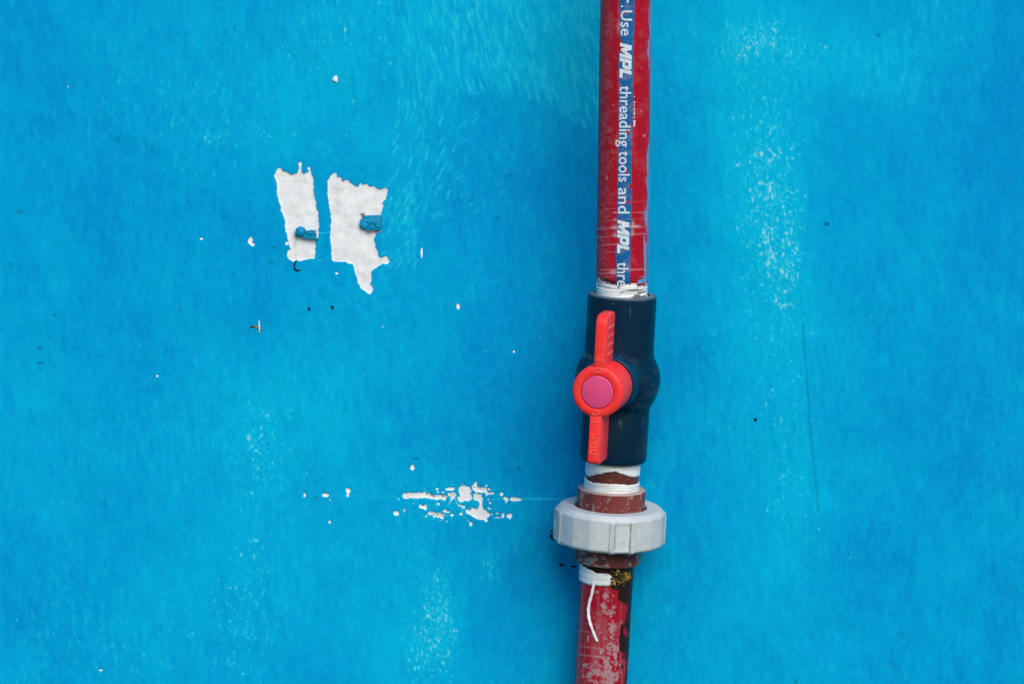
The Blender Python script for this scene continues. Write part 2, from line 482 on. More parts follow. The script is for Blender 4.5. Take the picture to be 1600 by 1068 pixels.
st += strokes(600, (1240, 1540), (40, 190), lambda x, y: norm(-0.14 + rng.normal(0, .05, x.shape), np.ones_like(x)), (10, 40),
             lambda x, y: np.clip(1 - np.abs(y - 90 - (x - 1240) * .2) / 60, 0, 1) * np.clip(1 - (x - 1240) / 340, 0.1, 1), 0.26)
st += strokes(260, (595, 650), (285, 420), lambda x, y: norm(-0.45 + rng.normal(0, .15, x.shape), np.ones_like(x)), (5, 16), lambda x, y: np.ones_like(x) * .8, 0.34)
st += strokes(7000, (-150, 1750), (-150, 1210), lambda x, y: norm(rng.normal(-0.02, .12, x.shape), np.ones_like(x)), (5, 20),
             lambda x, y: 0.35 + 0.5 * np.clip(1 - x / 1600, 0, 1), 0.17)
# long faint brush hairs in the upper left, rising to the right
hair = strokes(60, (-50, 420), (-60, 420), lambda x, y: norm(np.ones_like(x), -0.62 + rng.normal(0, .05, x.shape)), (80, 220), lambda x, y: np.ones_like(x), 0.10)
tone += blur(st, 3, 2.5) * 0.9 + hair
arcm = sstep(-14, 10, YY - arc(XX)) * sstep(680, 760, XX) * (XX < 1000) * sstep(520, 200, YY)
tone -= 0.10 * arcm  # soft shade of the upper pipe painted in below the stroke edge
fleck = np.clip(fleck + st, 0, 1)
line(fleck, [(478, 774), (640, 775)], 1.4, .25); line(fleck, [(770, 779), (890, 779)], 2.2, .42); line(fleck, [(497, 364), (516, 363)], 1.6, .5)
line(fleck, [(600, 240), (690, 221)], 1.2, .22); line(fleck, [(560, 255), (760, 238)], 1.0, .12)

# dark marks and hairlines
dark = np.zeros((H, W))
for x, y, rx, ry, v in [(85,492,4,3,.45),(63,543,6,3,.40),(62,567,7,2,.5),(30,331,5,4,.35),(183,217,6,5,.2),(367,46,2.5,5,.3),(18,413,4,3,.3),(800,231,6,7,.15),
                        (785,279,9,4,.12),(800,273,3,3,.2),(764,59,2,2,.5),(760,76,2.5,2.5,.4),(830,325,5,5,.12),(778,340,3,3,.4),(1372,55,3,3,.55),(1292,350,4,2.2,.85),
                        (1229,93,1.5,1.5,.7),(365,429,1.6,1.6,.7),(506,509,3,1.6,.35),(282,486,1.6,1.6,.8),(650,716,7,1.6,.5),(810,732,3,4,.4),(47,642,1.8,1.8,.5),
                        (538,638,1.4,3,.4),(1243,1064,2,2.2,.7),(1397,1037,5,1.5,.4),(1408,989,3,5,.18),(1527,758,2,2,.4),(840,833,2,2,.5),(1186,707,2,1.5,.4),
                        (1018,685,3,1.6,.4),(492,752,3,3,.3),(494,778,3,3,.3),(430,386,5,1.5,.4),(424,411,7,2,.3),(150,185,1.3,1.3,.6),(186,186,1.3,1.3,.6),(345,220,1.6,1.6,.7),
                        (225,220,1.5,1.2,.5),(258,232,1.3,1.3,.5)]:
    spot(dark, x, y, rx, ry, v)
line(dark, [(1254, 505), (1257, 545), (1262, 610), (1267, 680), (1272, 730), (1279, 800)], 1.7, .50)
line(dark, [(1262, 35), (1300, 75), (1340, 115)], 1.0, .28); line(dark, [(1075, 62), (1115, 85)], 1.1, .25); line(dark, [(1040, 130), (1130, 170)], 1.0, .25)
line(dark, [(0, 935), (60, 948)], 1.2, .2); line(dark, [(330, 240), (420, 195)], 1.0, .2); line(dark, [(620, 345), (720, 310)], 1.0, .16)
dark = blur(dark, 0.7, 0.7)
speckle = sstep(3.6, 4.4, noise((H, W), 0.9, 0.9))
dark = np.clip(dark + 0.5 * speckle, 0, 1)

stain = np.zeros((H, W))
for x, y, rx, ry, v in [(683,773,7,4,.8),(675,771,4,4,.6),(692,775,5,3,.7),(707,772,3,3,.7),(673,801,4,2,.5),(685,803,5,3,.5),(694,804,3,3,.6),(463,372,5,4,.6),(460,378,3,5,.35),
                        (460,386,4,3,.3),(452,402,6,3,.22),(566,335,4,4,.9),(575,364,6,2.5,.5),(590,364,7,1.8,.7),(545,330,1.5,1.5,.4),(541,336,1.3,1.3,.4),(548,353,1.3,1.3,.5),(584,308,1.4,1.4,.4),
                        (462,399,1.2,1.2,.5),(481,397,1.2,1.2,.5),(488,401,1.2,1.2,.5),(448,403,1.2,1.2,.5)]:
    spot(stain, x, y, rx, ry, v)
for pts in ([(440,285),(452,286),(466,284),(478,287),(489,288)],[(463,341),(466,337),(464,332)],[(452,352),(456,345),(464,341),(478,345),(494,349)],[(516,297),(540,298),(548,295)],
            [(520,333),(535,330),(552,323),(566,320)],[(538,287),(546,283)]):
    line(stain, pts, 1.1, .32)
stain = np.clip(blur(stain, 0.9, 0.9) * (0.7 + 0.5 * noise((H, W), 1.5, 1.5)), 0, 1)

# relief in metres (towards the viewer)
relief = 0.00022 * noise((H, W), 34, 30) + 0.00009 * noise((H, W), 11, 8) + 0.000024 * noise((H, W), 3.2, 2.4) + 0.00022 * blur(st, 1, 1)
relief += 0.00006 * noise((H, W), 11, 2.2) * np.clip(grainy + .3, 0, 1.2) + 0.00010 * noise((H, W), 13, 16) * np.clip(0.5 + 0.5 * noise((H, W), 90, 90), 0, 1)
relief += 0.00010 * noise((H, W), 5, 4) * (blob(770, 640, 60, 90, 1.0) + blob(560, 470, 70, 50, 1) + blob(520, 300, 60, 90, 1))
bsm = blur(bare, 0.8, 0.8)
lip = np.clip(blur(bare, 2.2, 2.2) - bare, 0, 1)
relief += -0.0008 * bsm + 0.0004 * lip + 0.00006 * noise((H, W), 3, 4) * bsm - 0.00012 * dark - 0.00015 * stain
for pts in ([(440,285),(466,284),(489,288)],[(516,297),(548,295)],[(452,352),(464,341),(494,349)]):
    m_ = np.zeros((H, W)); line(m_, pts, 1.6, 1.0); relief -= 0.00025 * blur(m_, 0.8, 0.8)

def axis_values(lo, hi, step, far_lo, far_hi):
    inner = np.arange(lo, hi + step * 0.5, step)
    out = [40, 90, 160, 260, 400, 600]
    left = [lo - v * (lo - far_lo) / 600 for v in out][::-1]
    right = [hi + v * (far_hi - hi) / 600 for v in out]
    return np.array(left + list(inner) + right)
STEP = 0.42e-3 * 1.5
wx = axis_values(-0.355, 0.355, STEP, -1.1, 1.1)
wz = axis_values(Z0 - 0.245, Z0 + 0.245, STEP, Z0 - 0.9, Z0 + 0.9)[::-1]
GX, GZ = np.meshgrid(wx, wz)
P = np.stack([GX, np.zeros_like(GX), GZ], -1)
fx, fy = project(P)
fx += PAD; fy += PAD
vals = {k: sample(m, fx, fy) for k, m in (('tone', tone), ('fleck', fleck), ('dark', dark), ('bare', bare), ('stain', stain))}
far = (fx < 0) | (fx > W - 1) | (fy < 0) | (fy > H - 1)
vals['tone'][far] = 0.42
for k in ('fleck', 'dark', 'bare', 'stain'): vals[k][far] = 0
rl = sample(relief, fx, fy); rl[far] = 0
P[..., 1] = -rl
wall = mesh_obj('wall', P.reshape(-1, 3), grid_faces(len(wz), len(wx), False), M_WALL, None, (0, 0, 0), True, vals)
tag(wall, 'rough blue painted wall with two torn white bare patches', None, None, 'structure')

# ------------------------------------------------------------------ the pipe run: frames
TILT = math.tan(R(5.9)); D0 = 0.0488
def pipe_plane(px, py):
    d = ray(px, py)
    n = np.array([0.0, 1.0, TILT]); p0 = np.array([0.0, -D0, Z0])
    t = ((p0 - CAM) @ n) / (d @ n)
    return CAM + t[..., None] * d
class Run:
    def __init__(self, x0, y0, x1, y1):
        self.x0, self.y0, self.k = x0, y0, (x1 - x0) / (y1 - y0)
        a, b_ = self.P(y0), self.P(y1)
        self.a = (b_ - a) / np.linalg.norm(b_ - a)
        n = np.array([0.0, -1.0, 0.0]); n = n - (n @ self.a) * self.a; self.n = n / np.linalg.norm(n)
        self.l = np.cross(self.n, -self.a)
        if self.l[0] < 0: self.l = -self.l
        mid = (a + b_) / 2
        self.mpp = ((mid - CAM) @ FWD) * T / 800.0          # metres per photograph pixel at the pipe
    def P(self, v):
        v = np.asarray(v, float)
        return pipe_plane(self.x0 + self.k * (v - self.y0), v)
    def S(self, th, v, r):
        th, v, r = np.broadcast_arrays(np.asarray(th, float), np.asarray(v, float), np.asarray(r, float))
        return self.P(v) + (r * self.mpp)[..., None] * (np.cos(th)[..., None] * self.n + np.sin(th)[..., None] * self.l)
UP = Run(978.0, 0.0, 971.8, 445.0)
LO = Run(972.3, 462.0, 938.8, 1068.0)
VIEW = R(-1.7)
BASE = LO.P(1068.0)

pipe = bpy.data.objects.new('water_pipe', None)
col.objects.link(pipe); pipe.location = BASE; pipe.empty_display_size = 0.02
tag(pipe, 'red vertical water pipe with dark blue valve and pale grey union nut', 'water pipe')

def lathe(run, rows, radii, seg=128, th0=None, th1=None):
    rows = np.asarray(rows, float); radii = np.asarray(radii, float)
    if th0 is None:
        th = np.linspace(-math.pi, math.pi, seg, endpoint=False); closed = True
    else:
        th = np.linspace(th0, th1, seg); closed = False
    rr = radii if radii.ndim == 2 else radii[:, None]
    V = run.S(th[None, :], rows[:, None] if rows.ndim == 1 else rows, rr)
    return V, grid_faces(V.shape[0], len(th), closed), th
def part(name, V, F, mat, parent=None, attrs=None, smooth=True, sharp=None):
    o = mesh_obj(name, V.reshape(-1, 3), F, mat, parent or pipe, BASE, smooth, attrs)
    if sharp: o.data.set_sharp_from_angle(angle=R(sharp))
    return o

# ---- upper pipe
RU = 40.4
rows = np.arange(-190, 468, 1.25)
seg = 240
thp = np.linspace(-math.pi, math.pi, seg, endpoint=False)
TH, VV = np.meshgrid(thp, rows)
thread = sstep(428, 434, VV)
rad = RU + thread * (0.28 * np.sin(2 * math.pi * VV / 5.2 + TH + 0.8 * noise(TH.shape, 6, 14)) + 0.3 * noise(TH.shape, 1.5, 7) - 0.3)
Vu, Fu, _ = lathe(UP, rows, rad, seg)
ipx, ipy = project(Vu)
offx = ipx - (978.0 - 0.01393 * ipy)
shp = TH.shape
n_a, n_b, n_c = noise(shp, 3, 2.2), noise(shp, 1.3, 2.5), noise(shp, 9, 9)
# bare threaded end: reaches higher on the left, breaks through unevenly
lim = 438 + 7 * sstep(-30, -8, offx) + 1.8 * noise(shp, 1.0, 6) + 1.2 * n_a
white = sstep(-0.8, 0.8, ipy - lim)
ring_rows = [(332.5,.35),(343.5,.45),(355,.75),(367.5,.5),(380.5,.5),(392,.2),(421,.55),(424.5,.45),(433,.6),(316,.12),(326,.15)]
dust = np.zeros(shp)
for y, a in ring_rows:
    y_ = y + 0.012 * offx * (-4) + 1.0 * np.sin(TH * 2 + y)
    dust += a * np.exp(-((ipy - y_) / 0.9) ** 2) * sstep(-1.6, 0.6, noise(shp, 5, 9) + 1.1 * np.exp(-(np.abs(offx + 2) / 16) ** 2))
for x, y, sx, sy, a in [(-13,355,6,2.2,.9),(-12,367.5,3.5,2,.8),(-12,343,2.5,1.6,.8),(-14,425,5,3,.9),(16,350,2.2,5,.8),(20,354,9,1.8,.8),(15,363,2.5,5,.65),(-10,37,1.5,3,.4),(-11,45,2.2,8,.4),
                        (32,212,1.6,1.6,1.2),(-22,55,1,1,.8),(-14,218,1,1,.8),(-18,238,1,1,.7),(-20,253,1,1,.6),(-17,164,1,1,.7),(-12,332,2.5,1.2,.7)]:
    dust += a * np.exp(-((offx - x) / sx) ** 2 - ((ipy - y) / sy) ** 2)
dust += 0.55 * sstep(2.5, 3.4, n_a) + 0.07 * sstep(0.4, 2.4, n_c + 0.9 * n_b) + 0.09 * sstep(-8, -36, offx) * (0.8 + 0.35 * n_b)  # last term: dusty film that also paints in the brighter lit left side
dust += 0.25 * np.exp(-((offx + 10.5) / 1.6) ** 2) * sstep(0.2, 1.6, noise(shp, 7, 2))
stripe_edge = 0.35 * noise(shp, 14, 2)
stripe = sstep(-10.3, -9.4, offx + stripe_edge) * sstep(13.9, 13.0, offx + stripe_edge)
stripe = stripe * (1 - sstep(1.9, 2.5, n_a)) * (1 - 0.85 * sstep(1.2, 2.0, noise(shp, 5, 3)) * np.exp(-((offx + 9) / 3) ** 2))
edge_r = sstep(36.0, 39.5, offx + 1.6 * noise(shp, 9, 2) + 1.2 * noise(shp, 3, 2)) * sstep(-0.6, 0.9, noise(shp, 16, 3) + 0.5 * np.exp(-((ipy - 420) / 30) ** 2))
edge_l = sstep(-37.5, -39.5, offx + 0.6 * noise(shp, 9, 2)) * sstep(60, 20, ipy)
patch_r = np.exp(-((offx - 32) / 8) ** 2 - ((ipy - 438 + (offx - 32) * .45) / 3.5) ** 2) * 1.5 * (n_a > -0.7)
wallp = np.clip(edge_r * 0.9 + edge_l * 0.8 + np.where(patch_r > .55, .9, 0), 0, 1)
grime = sstep(0.5, 1.6, noise(shp, 1.0, 9) + 0.3 * n_b) * sstep(428, 436, ipy) * 0.75 * sstep(461, 452, ipy)
grime += 0.5 * sstep(1.5, 2.4, noise(shp, 1.2, 5)) * sstep(440, 447, ipy)
grime += 0.8 * sstep(0.9, 1.7, noise(shp, 0.9, 7)) * sstep(432, 440, ipy) * sstep(-38, -15, offx)
grime += 0.25 * sstep(432, 436, ipy) * sstep(452, 444, ipy) * (0.6 + 0.4 * n_b)
grime = np.clip(grime, 0, 0.85)
front = np.abs(TH) < math.pi * 0.56
for a_ in (dust, wallp): a_ *= front
stripe = stripe * front
upper = part('upper_pipe', Vu, Fu, M_PIPE, None, dict(stripe=np.zeros(shp), dust=np.clip(dust, 0, 1), wallpaint=wallp, white=white, grime=grime))

# the printed blue stripe: a thin film of its own on the pipe
sel_c = np.where((thp > R(-22)) & (thp < R(26)))[0]
sel_r = np.where(rows < 452)[0]
sub = np.ix_(sel_r, sel_c)
Vs = UP.S(TH[sub], VV[sub], rad[sub] + 0.22)
Fs = grid_faces(len(sel_r), len(sel_c), False)
keepv = ((stripe[sub] > 0.5) & (white[sub] < 0.6)).ravel()
Fs = Fs[keepv[Fs].all(1)]
used = np.unique(Fs); remap = np.full(len(keepv), -1); remap[used] = np.arange(len(used))
def pick(a): return a[sub].ravel()[used]
part('printed_stripe', Vs.reshape(-1, 3)[used], remap[Fs], M_PIPE, upper,
     dict(stripe=np.ones(len(used)), dust=np.clip(pick(dust) * 0.9 + 0.06 * pick(n_b), 0, 1), wallpaint=np.zeros(len(used)), white=np.zeros(len(used)), grime=pick(grime) * .8))

# ---- lettering, bent round the pipe, reading downwards with letter tops to the right
def text_bm(s):
    cu = bpy.data.curves.new('lettering', 'FONT'); cu.body = s; cu.size = 1.0; cu.fill_mode = 'FRONT'
    cu.resolution_u = 3; cu.offset = 0.009
    ob = bpy.data.objects.new('lettering', cu); col.objects.link(ob)
    dg = bpy.context.evaluated_depsgraph_get()
    me = bpy.data.meshes.new_from_object(ob.evaluated_get(dg))
    bm = bmesh.new(); bm.from_mesh(me)
    bpy.data.objects.remove(ob); bpy.data.curves.remove(cu); bpy.data.meshes.remove(me)
    bmesh.ops.remove_doubles(bm, verts=bm.verts, dist=1e-5)
    return bm
def poly_bm(polys):
    bm = bmesh.new()
    for p in polys:
        bm.faces.new([bm.verts.new((x, y, 0)) for x, y in p])
    bmesh.ops.triangulate(bm, faces=bm.faces[:])
    return bm
def bisect_y(bm, ys):
    for y in ys:
        bmesh.ops.bisect_plane(bm, geom=bm.verts[:] + bm.edges[:] + bm.faces[:], plane_co=(0, y, 0), plane_no=(0, 1, 0))
def font_scale():
    bm = text_bm('H'); h = max(v.co.y for v in bm.verts); bm.free(); return h
CAPH = font_scale()
def row_of(py, off):
    """ring row on the upper pipe whose front point shows at photograph row py"""
    v = py
    for _ in range(6):
        q = UP.S(math.asin(off / RU) + VIEW, v, RU)
        v += py - project(q)[1]
    return float(v)
def letter(bm, y0, y1, base_off, cap_px, name='printed_letter', dr=0.5, hh=None):
    xs = [v.co.x for v in bm.verts]; x0, x1 = min(xs), max(xs)
    h = hh or CAPH
    bisect_y(bm, [h * k / 8 for k in range(-3, 12)])
    v0, v1 = row_of(y0, 0), row_of(y1, 0)
    for v in bm.verts:
        off = base_off + v.co.y / h * cap_px
        row = v0 + (v.co.x - x0) / (x1 - x0) * (v1 - v0)
        v.co = Vector(UP.S(math.asin(off / RU) + VIEW, row, RU + dr))
    return bm_obj(name, bm, M_PRINT, upper, BASE, True)
def word(s, y0, y1, base=-7.3, cap=17.3):
    # one mesh per letter, spaced as the font spaces them
    bm = text_bm(s); xs = [v.co.x for v in bm.verts]; X0, X1 = min(xs), max(xs); bm.free()
    pre = 0.0
    for i, ch in enumerate(s):
        g = text_bm(ch); gx = [v.co.x for v in g.verts]; g0, g1 = min(gx), max(gx); g.free()
        w = text_bm(s[:i + 1]); wx1 = max(v.co.x for v in w.verts); w.free()
        a = wx1 - (g1 - g0)
        k = (y1 - y0) / (X1 - X0)
        letter(text_bm(ch), y0 + (a - X0) * k, y0 + (wx1 - X0) * k, base, cap)
word('r', -6.5, 5.5)
word('.', 8.8, 11.8)
word('Use', 16.5, 56.0)
word('threading', 134.0, 229.5)
word('tools', 236.5, 284.0)
word('and', 293.5, 333.5)
word('thre', 409.5, 447.0)
LOGO = {
 'M': [[(0,0),(0,1),(.42,1),(.66,.52),(.95,1),(1.34,1),(1.34,0),(1.0,0),(1.0,.52),(.74,.08),(.52,.08),(.33,.5),(.33,0)]],
 'P': [[(0,0),(0,1),(.33,1),(.33,0)], [(.33,.72),(.33,1),(.80,1),(.95,.86),(.95,.36),(.80,.22),(.33,.22),(.33,.46),(.58,.46),(.62,.5),(.62,.68),(.58,.72)]],
 'L': [[(0,0),(0,1),(.33,1),(.33,.25),(.86,.25),(.86,0)]],
}
def logo(y0, y1, base):
    tot = 1.34 + 0.07 + 0.95 + 0.07 + 0.86
    sh = 0.26
    k = (y1 - y0) / (tot + sh)
    x = 0.0
    for ch, w in (('M', 1.34), ('P', .95), ('L', .86)):
        polys = [[(px_ + x + sh * py_, py_) for px_, py_ in p] for p in LOGO[ch]]
        bm = poly_bm(polys)
        xs = [v.co.x for v in bm.verts]
        letter(bm, y0 + min(xs) * k, y0 + max(xs) * k, base, 18.0, hh=1.0)
        x += w + 0.07
logo(67.0, 125.5, -8.0)
logo(343.5, 399.0, -8.0)
# what is left of a second line of print at the right edge of the stripe
for i, (y0, y1, w) in enumerate([(150,152,1.5),(158.5,161.5,2),(164,166.5,1.6),(169,173,2),(175,180,2.2),(182,185,1.8),(188,198,3.0)]):
    letter(poly_bm([[(0,0),(0,w),(1,w * .8),(1,0.2)]]), y0, y1, 14.2, 1.0, 'print_fragment', 0.4, hh=1.0)

# ---- valve body
def body_radius(v):
    prof = [(458.6,48.5),(459.3,52.4),(460.6,53.4),(470,53.6),(545,53.7),(551,54.0),(556,55.6),(562,58.6),(569,62.0),(577,64.8),(586,66.2),(594,66.4),(603,65.6),(612,63.2),(620,59.8),
            (627,56.2),(632,53.6),(636,52.6),(645,52.3),(700,52.0),(712,51.8),(716,51.0),(718.4,48.5)]
    return prof
pr = body_radius(0)
rows_b = [p[0] for p in pr]; rad_b = [p[1] for p in pr]
rows_b = [464.0, 458.6] + rows_b + [718.4, 710.0]; rad_b = [42.6, 42.4] + rad_b + [43.6, 43.6]
tt = np.arange(len(rows_b)); fine = np.unique(np.concatenate([tt, np.arange(1, len(rows_b) - 2, 0.12)]))
rows_b = np.interp(fine, tt, rows_b); rad_b = np.interp(fine, tt, rad_b)
thv = np.linspace(-math.pi, math.pi, 360, endpoint=False)
seam = sum(np.exp(-(((thv - R(a_) + math.pi) % (2 * math.pi) - math.pi) / R(1.3)) ** 2) for a_ in (9, -171))
outer = (rad_b > 47)[:, None] * sstep(460, 463, rows_b)[:, None] * sstep(717, 713, rows_b)[:, None]
Vb, Fb, _ = lathe(LO, rows_b, rad_b[:, None] + 0.45 * seam[None, :] * outer, 360)
rim = 0.6 * ((rows_b < 459.0) & (rad_b > 42)).astype(float)[:, None] + np.zeros(Vb.shape[:2]) + 0.25 * ((rows_b >= 459.0) & (rows_b < 460.7))[:, None]
vx, vy = project(Vb)
nb = noise(Vb.shape[:2], 1.2, 1.2)
rim += 0.35 * sstep(2.3, 3.0, nb) * outer + 0.05 * sstep(0, 2, noise(Vb.shape[:2], 4, 14)) * outer
for x, y, sx, sy, a_ in [(924,536,1.4,2,1.2),(923,540,1,1,1),(918,555,9,2.5,.5),(912,552,3,2,.7),(926,560,7,2,.35),(993,582,2,4,.5),(1000,470,10,2,.2)]:
    rim += a_ * np.exp(-((vx - x) / sx) ** 2 - ((vy - y) / sy) ** 2) * sstep(-.5, 1, nb + .4)
rim = np.clip(rim, 0, 1)
valve = part('valve_body', Vb, Fb, M_VALVE, None, dict(dust=rim), True, 38)

# stem frame
PHI = R(14.2)
O = LO.P(589.0)
u = math.cos(PHI) * LO.n - math.sin(PHI) * LO.l
lat = math.cos(PHI) * LO.l + math.sin(PHI) * LO.n
upv = -LO.a
mp = LO.mpp
def hp(x, y, z):
    return O + mp * (np.asarray(x, float)[..., None] * lat + np.asarray(y, float)[..., None] * upv + np.asarray(z, float)[..., None] * u)
def turned(profile, seg=96, cx=0.0, cy=0.0):
    r = np.array([p[0] for p in profile], float)[:, None]; z = np.array([p[1] for p in profile], float)[:, None]
    t = np.linspace(0, 2 * math.pi, seg, endpoint=False)[None, :]
    V = hp(cx + r * np.cos(t), cy + r * np.sin(t), z + 0 * t)
    return V, grid_faces(len(profile), seg, True)
V, F = turned([(47,40),(45.5,52),(44,60),(42.8,66),(41.8,68),(40.2,68.6),(38,68.2),(37,66.5),(36.4,62)])
collar = part('stem_collar', V, F, M_COLLAR, valve, None, True, 50)
V, F = turned([(36.8,60),(36.8,66),(20,66),(18,78)])
part('stem', V, F, M_GAP, valve)

# ---- handle
ZF = 141.0
V, F = turned([(20,74),(38.8,74),(39.8,75.2),(40.2,78),(40.2,132),(39.8,136),(38.4,139.2),(36,140.6),(33,141),(27.2,141),(26.2,140.6),(25.6,139),(25.6,137),(0.01,137)])
knob = part('valve_handle', V, F, M_HANDLE, None, None, True, 42)
V, F = turned([(25.0,137.2),(25.0,140.4),(24.4,141.2),(23,141.6),(0.01,141.9)])
part('handle_cap', V, F, M_CAP, knob, None, True, 60)

def lever(profile, x0, x1, name, bev=2.6):
    """side outline (axial y, depth z) given width x0..x1; edges rounded"""
    bm = bmesh.new()
    A = [bm.verts.new(hp(x0, y, z)) for y, z in profile]
    B = [bm.verts.new(hp(x1, y, z)) for y, z in profile]
    n = len(profile)
    bm.faces.new(A); bm.faces.new(B[::-1])
    for i in range(n):
        bm.faces.new([A[i], B[i], B[(i + 1) % n], A[(i + 1) % n]])
    bmesh.ops.recalc_face_normals(bm, faces=bm.faces)
    edges = [e for e in bm.edges if e.calc_face_angle(0) > R(35)]
    bmesh.ops.bevel(bm, geom=edges, offset=bev * mp, segments=3, profile=0.5, affect='EDGES', clamp_overlap=True)
    return bm_obj(name, bm, M_HANDLE, knob, BASE, True, 30)
def arc_pts(cy, cz, r, a0, a1, n=7):
    return [(cy + r * math.cos(R(a0 + (a1 - a0) * i / n)), cz + r * math.sin(R(a0 + (a1 - a0) * i / n))) for i in range(n + 1)]
up_prof = [(34, 84), (110, 84)] + arc_pts(110, 92, 8, -70, 0, 3) + arc_pts(102, 124, 16, 0, 90, 6) + [(52, 140), (34, 140)]
lever(up_prof, -8.6, 9.4, 'lever_arm', 3.4)
dn_prof = [(-34, 140), (-106, 140)] + arc_pts(-106, 134, 6, 90, 175, 4) + arc_pts(-106, 90, 6, 185, 265, 4) + [(-34, 84)]
lever(dn_prof, -9.4, 8.4, 'lever_arm', 4.0)

def bar(name, c0, c1, w, h, mat, parent, nrm='x'):
    """thin raised bar between two handle-frame points; w across, h proud"""
    c0, c1 = np.array(c0, float), np.array(c1, float)
    d = (c1 - c0) / np.linalg.norm(c1 - c0)
    nv = np.array([1.0, 0, 0]) if nrm == 'x' else np.array([0, 0, 1.0])
    s = np.cross(d, nv); s /= np.linalg.norm(s)
    bm = bmesh.new()
    q = []
    for c_ in (c0, c1):
        for sw, sh in ((-1, -0.5), (1, -0.5), (0.7, 1), (-0.7, 1)):
            p = c_ + s * sw * w / 2 + nv * sh * h
            q.append(bm.verts.new(hp(*p)))
    for f in ((0,1,2,3),(7,6,5,4),(0,4,5,1),(1,5,6,2),(2,6,7,3),(3,7,4,0)):
        bm.faces.new([q[i] for i in f])
    return bm_obj(name, bm, mat, parent, BASE, False)
for y in (97, 83.5, 70, 56):
    bar('grip_rib', (9.4, y, 92), (9.4, y, 126), 3.6, 0.9, M_EMBOSS, knob)
# raised marks on the front: triangle, ring, letters
for a_, b_ in (((-6.5, 50, 140), (7.5, 49, 140)), ((-6.0, 50, 140), (5.5, 57.5, 140)), ((5.5, 57.5, 140), (5.8, 50.5, 140))):
    bar('embossed_mark', a_, b_, 1.5, 0.8, M_EMBOSS, knob, 'z')
def ring_mark(cx, cy, rx, ry, w, a0=0, a1=360, n=28, z=141.0):
    ang = [R(a0 + (a1 - a0) * i / n) for i in range(n + 1)]
    bm = bmesh.new(); rowsv = []
    for t in ang:
        c_, s_ = math.cos(t), math.sin(t)
        rowsv.append([bm.verts.new(hp(cx + (rx + dw) * c_, cy + (ry + dw) * s_, z + dz)) for dw, dz in ((-w / 2, -0.3), (-w / 4, 0.6), (w / 4, 0.6), (w / 2, -0.3))])
    for i in range(n):
        for j in range(3):
            bm.faces.new([rowsv[i][j], rowsv[i][j + 1], rowsv[i + 1][j + 1], rowsv[i + 1][j]])
    bm_obj('embossed_mark', bm, M_EMBOSS, knob, BASE, True)
ring_mark(0.5, 33.4, 6.3, 3.2, 1.5)
ring_mark(-1.5, -31.5, 6.2, 3.8, 1.5, -160, 90 + 35)
bar('embossed_mark', (-5.5, -46.8, 140), (5, -45.8, 140), 1.4, 0.8, M_EMBOSS, knob, 'z')
def lever_text(s, y0, y1, xbase, cap):
    bm = text_bm(s); xs = [v.co.x for v in bm.verts]; x0, x1 = min(xs), max(xs)
    bm.free()
    for i, ch in enumerate(s):
        g = text_bm(ch); gx = [v.co.x for v in g.verts]; g0, g1 = min(gx), max(gx)
        w = text_bm(s[:i + 1]); wx1 = max(v.co.x for v in w.verts); w.free()
        a = wx1 - (g1 - g0)
        ext = bmesh.ops.extrude_face_region(g, geom=g.faces[:])
        top = [e for e in ext['geom'] if isinstance(e, bmesh.types.BMVert)]
        for v in top: v.co.z += 1
        for v in g.verts:
            xx = a + v.co.x - g0
            yy = y0 + (xx - x0) / (x1 - x0) * (y1 - y0)
            v.co = Vector(hp(xbase - v.co.y / CAPH * cap, yy, 139.7 + (1.0 if v.co.z > 0.5 else 0.0)))
        bm_obj('embossed_letter', g, M_EMBOSS, knob, BASE, False)
lever_text('D32-1"', -96, -65, 4.2, 10.0)

# ---- nipple and thread tape between valve and union
rows = np.linspace(708, 772, 50); th_n = 160
Vn, Fn, thn = lathe(LO, rows, np.full(50, 40.6), th_n)
px_, py_ = project(Vn)
gr = np.clip(sstep(741, 733, py_) * 0.7, 0, 1) + 0.6 * sstep(1.0, 2.0, noise(py_.shape, 3, 4))
part('threaded_nipple', Vn, Fn, M_NIPPLE, None, dict(edge=0 * gr, grime=np.clip(gr, 0, .9)))
def tape_band(top, bot, r0, nr=16, seg=200, name='thread_tape', groove=4.0, th0=None, th1=None, run=LO):
    th = np.linspace(-math.pi, math.pi, seg, endpoint=False) if th0 is None else np.linspace(th0, th1, seg)
    t_ = np.array([top(x) for x in th]); b_ = np.array([bot(x) for x in th])
    k = np.linspace(0, 1, nr)[:, None]
    rows_ = t_[None, :] * (1 - k) + b_[None, :] * k
    shp_ = rows_.shape
    r = r0 + 0.35 * np.sin(2 * math.pi * rows_ / groove + th[None, :]) + 0.25 * noise(shp_, 2, 9) - 1.1 * (np.abs(k * 2 - 1) ** 10)
    V = run.S(th[None, :] + 0 * rows_, rows_, r)
    # tuck both edges in against the pipe
    ri = r0 - 2.2
    V = np.concatenate([run.S(th[None, :], rows_[:1], np.full((1, seg), ri)), V, run.S(th[None, :], rows_[-1:], np.full((1, seg), ri))], 0)
    return part(name, V, grid_faces(nr + 2, seg, th0 is None), M_TAPE)
def wav(*pts):
    xs = [R(p[0]) for p in pts]; ys = [p[1] for p in pts]
    ph = random.uniform(0, 6)
    return lambda t: float(np.interp(t, xs, ys)) + 0.35 * math.sin(t * 7 + ph) + 0.25 * math.sin(t * 17 + ph)
tape_band(lambda t: 714.0, wav((-180,738),(-92,741.5),(-60,741.5),(-28,733.5),(-10,728.5),(4,728),(28,733.5),(50,738),(88,740.5),(180,738)), 43.0)
tape_band(wav((-180,750),(-92,746),(-70,748.0),(-45,749.5),(-20,747.5),(0,747.2),(25,748),(60,750),(90,751.5),(180,750)), lambda t: 767.0, 43.2)

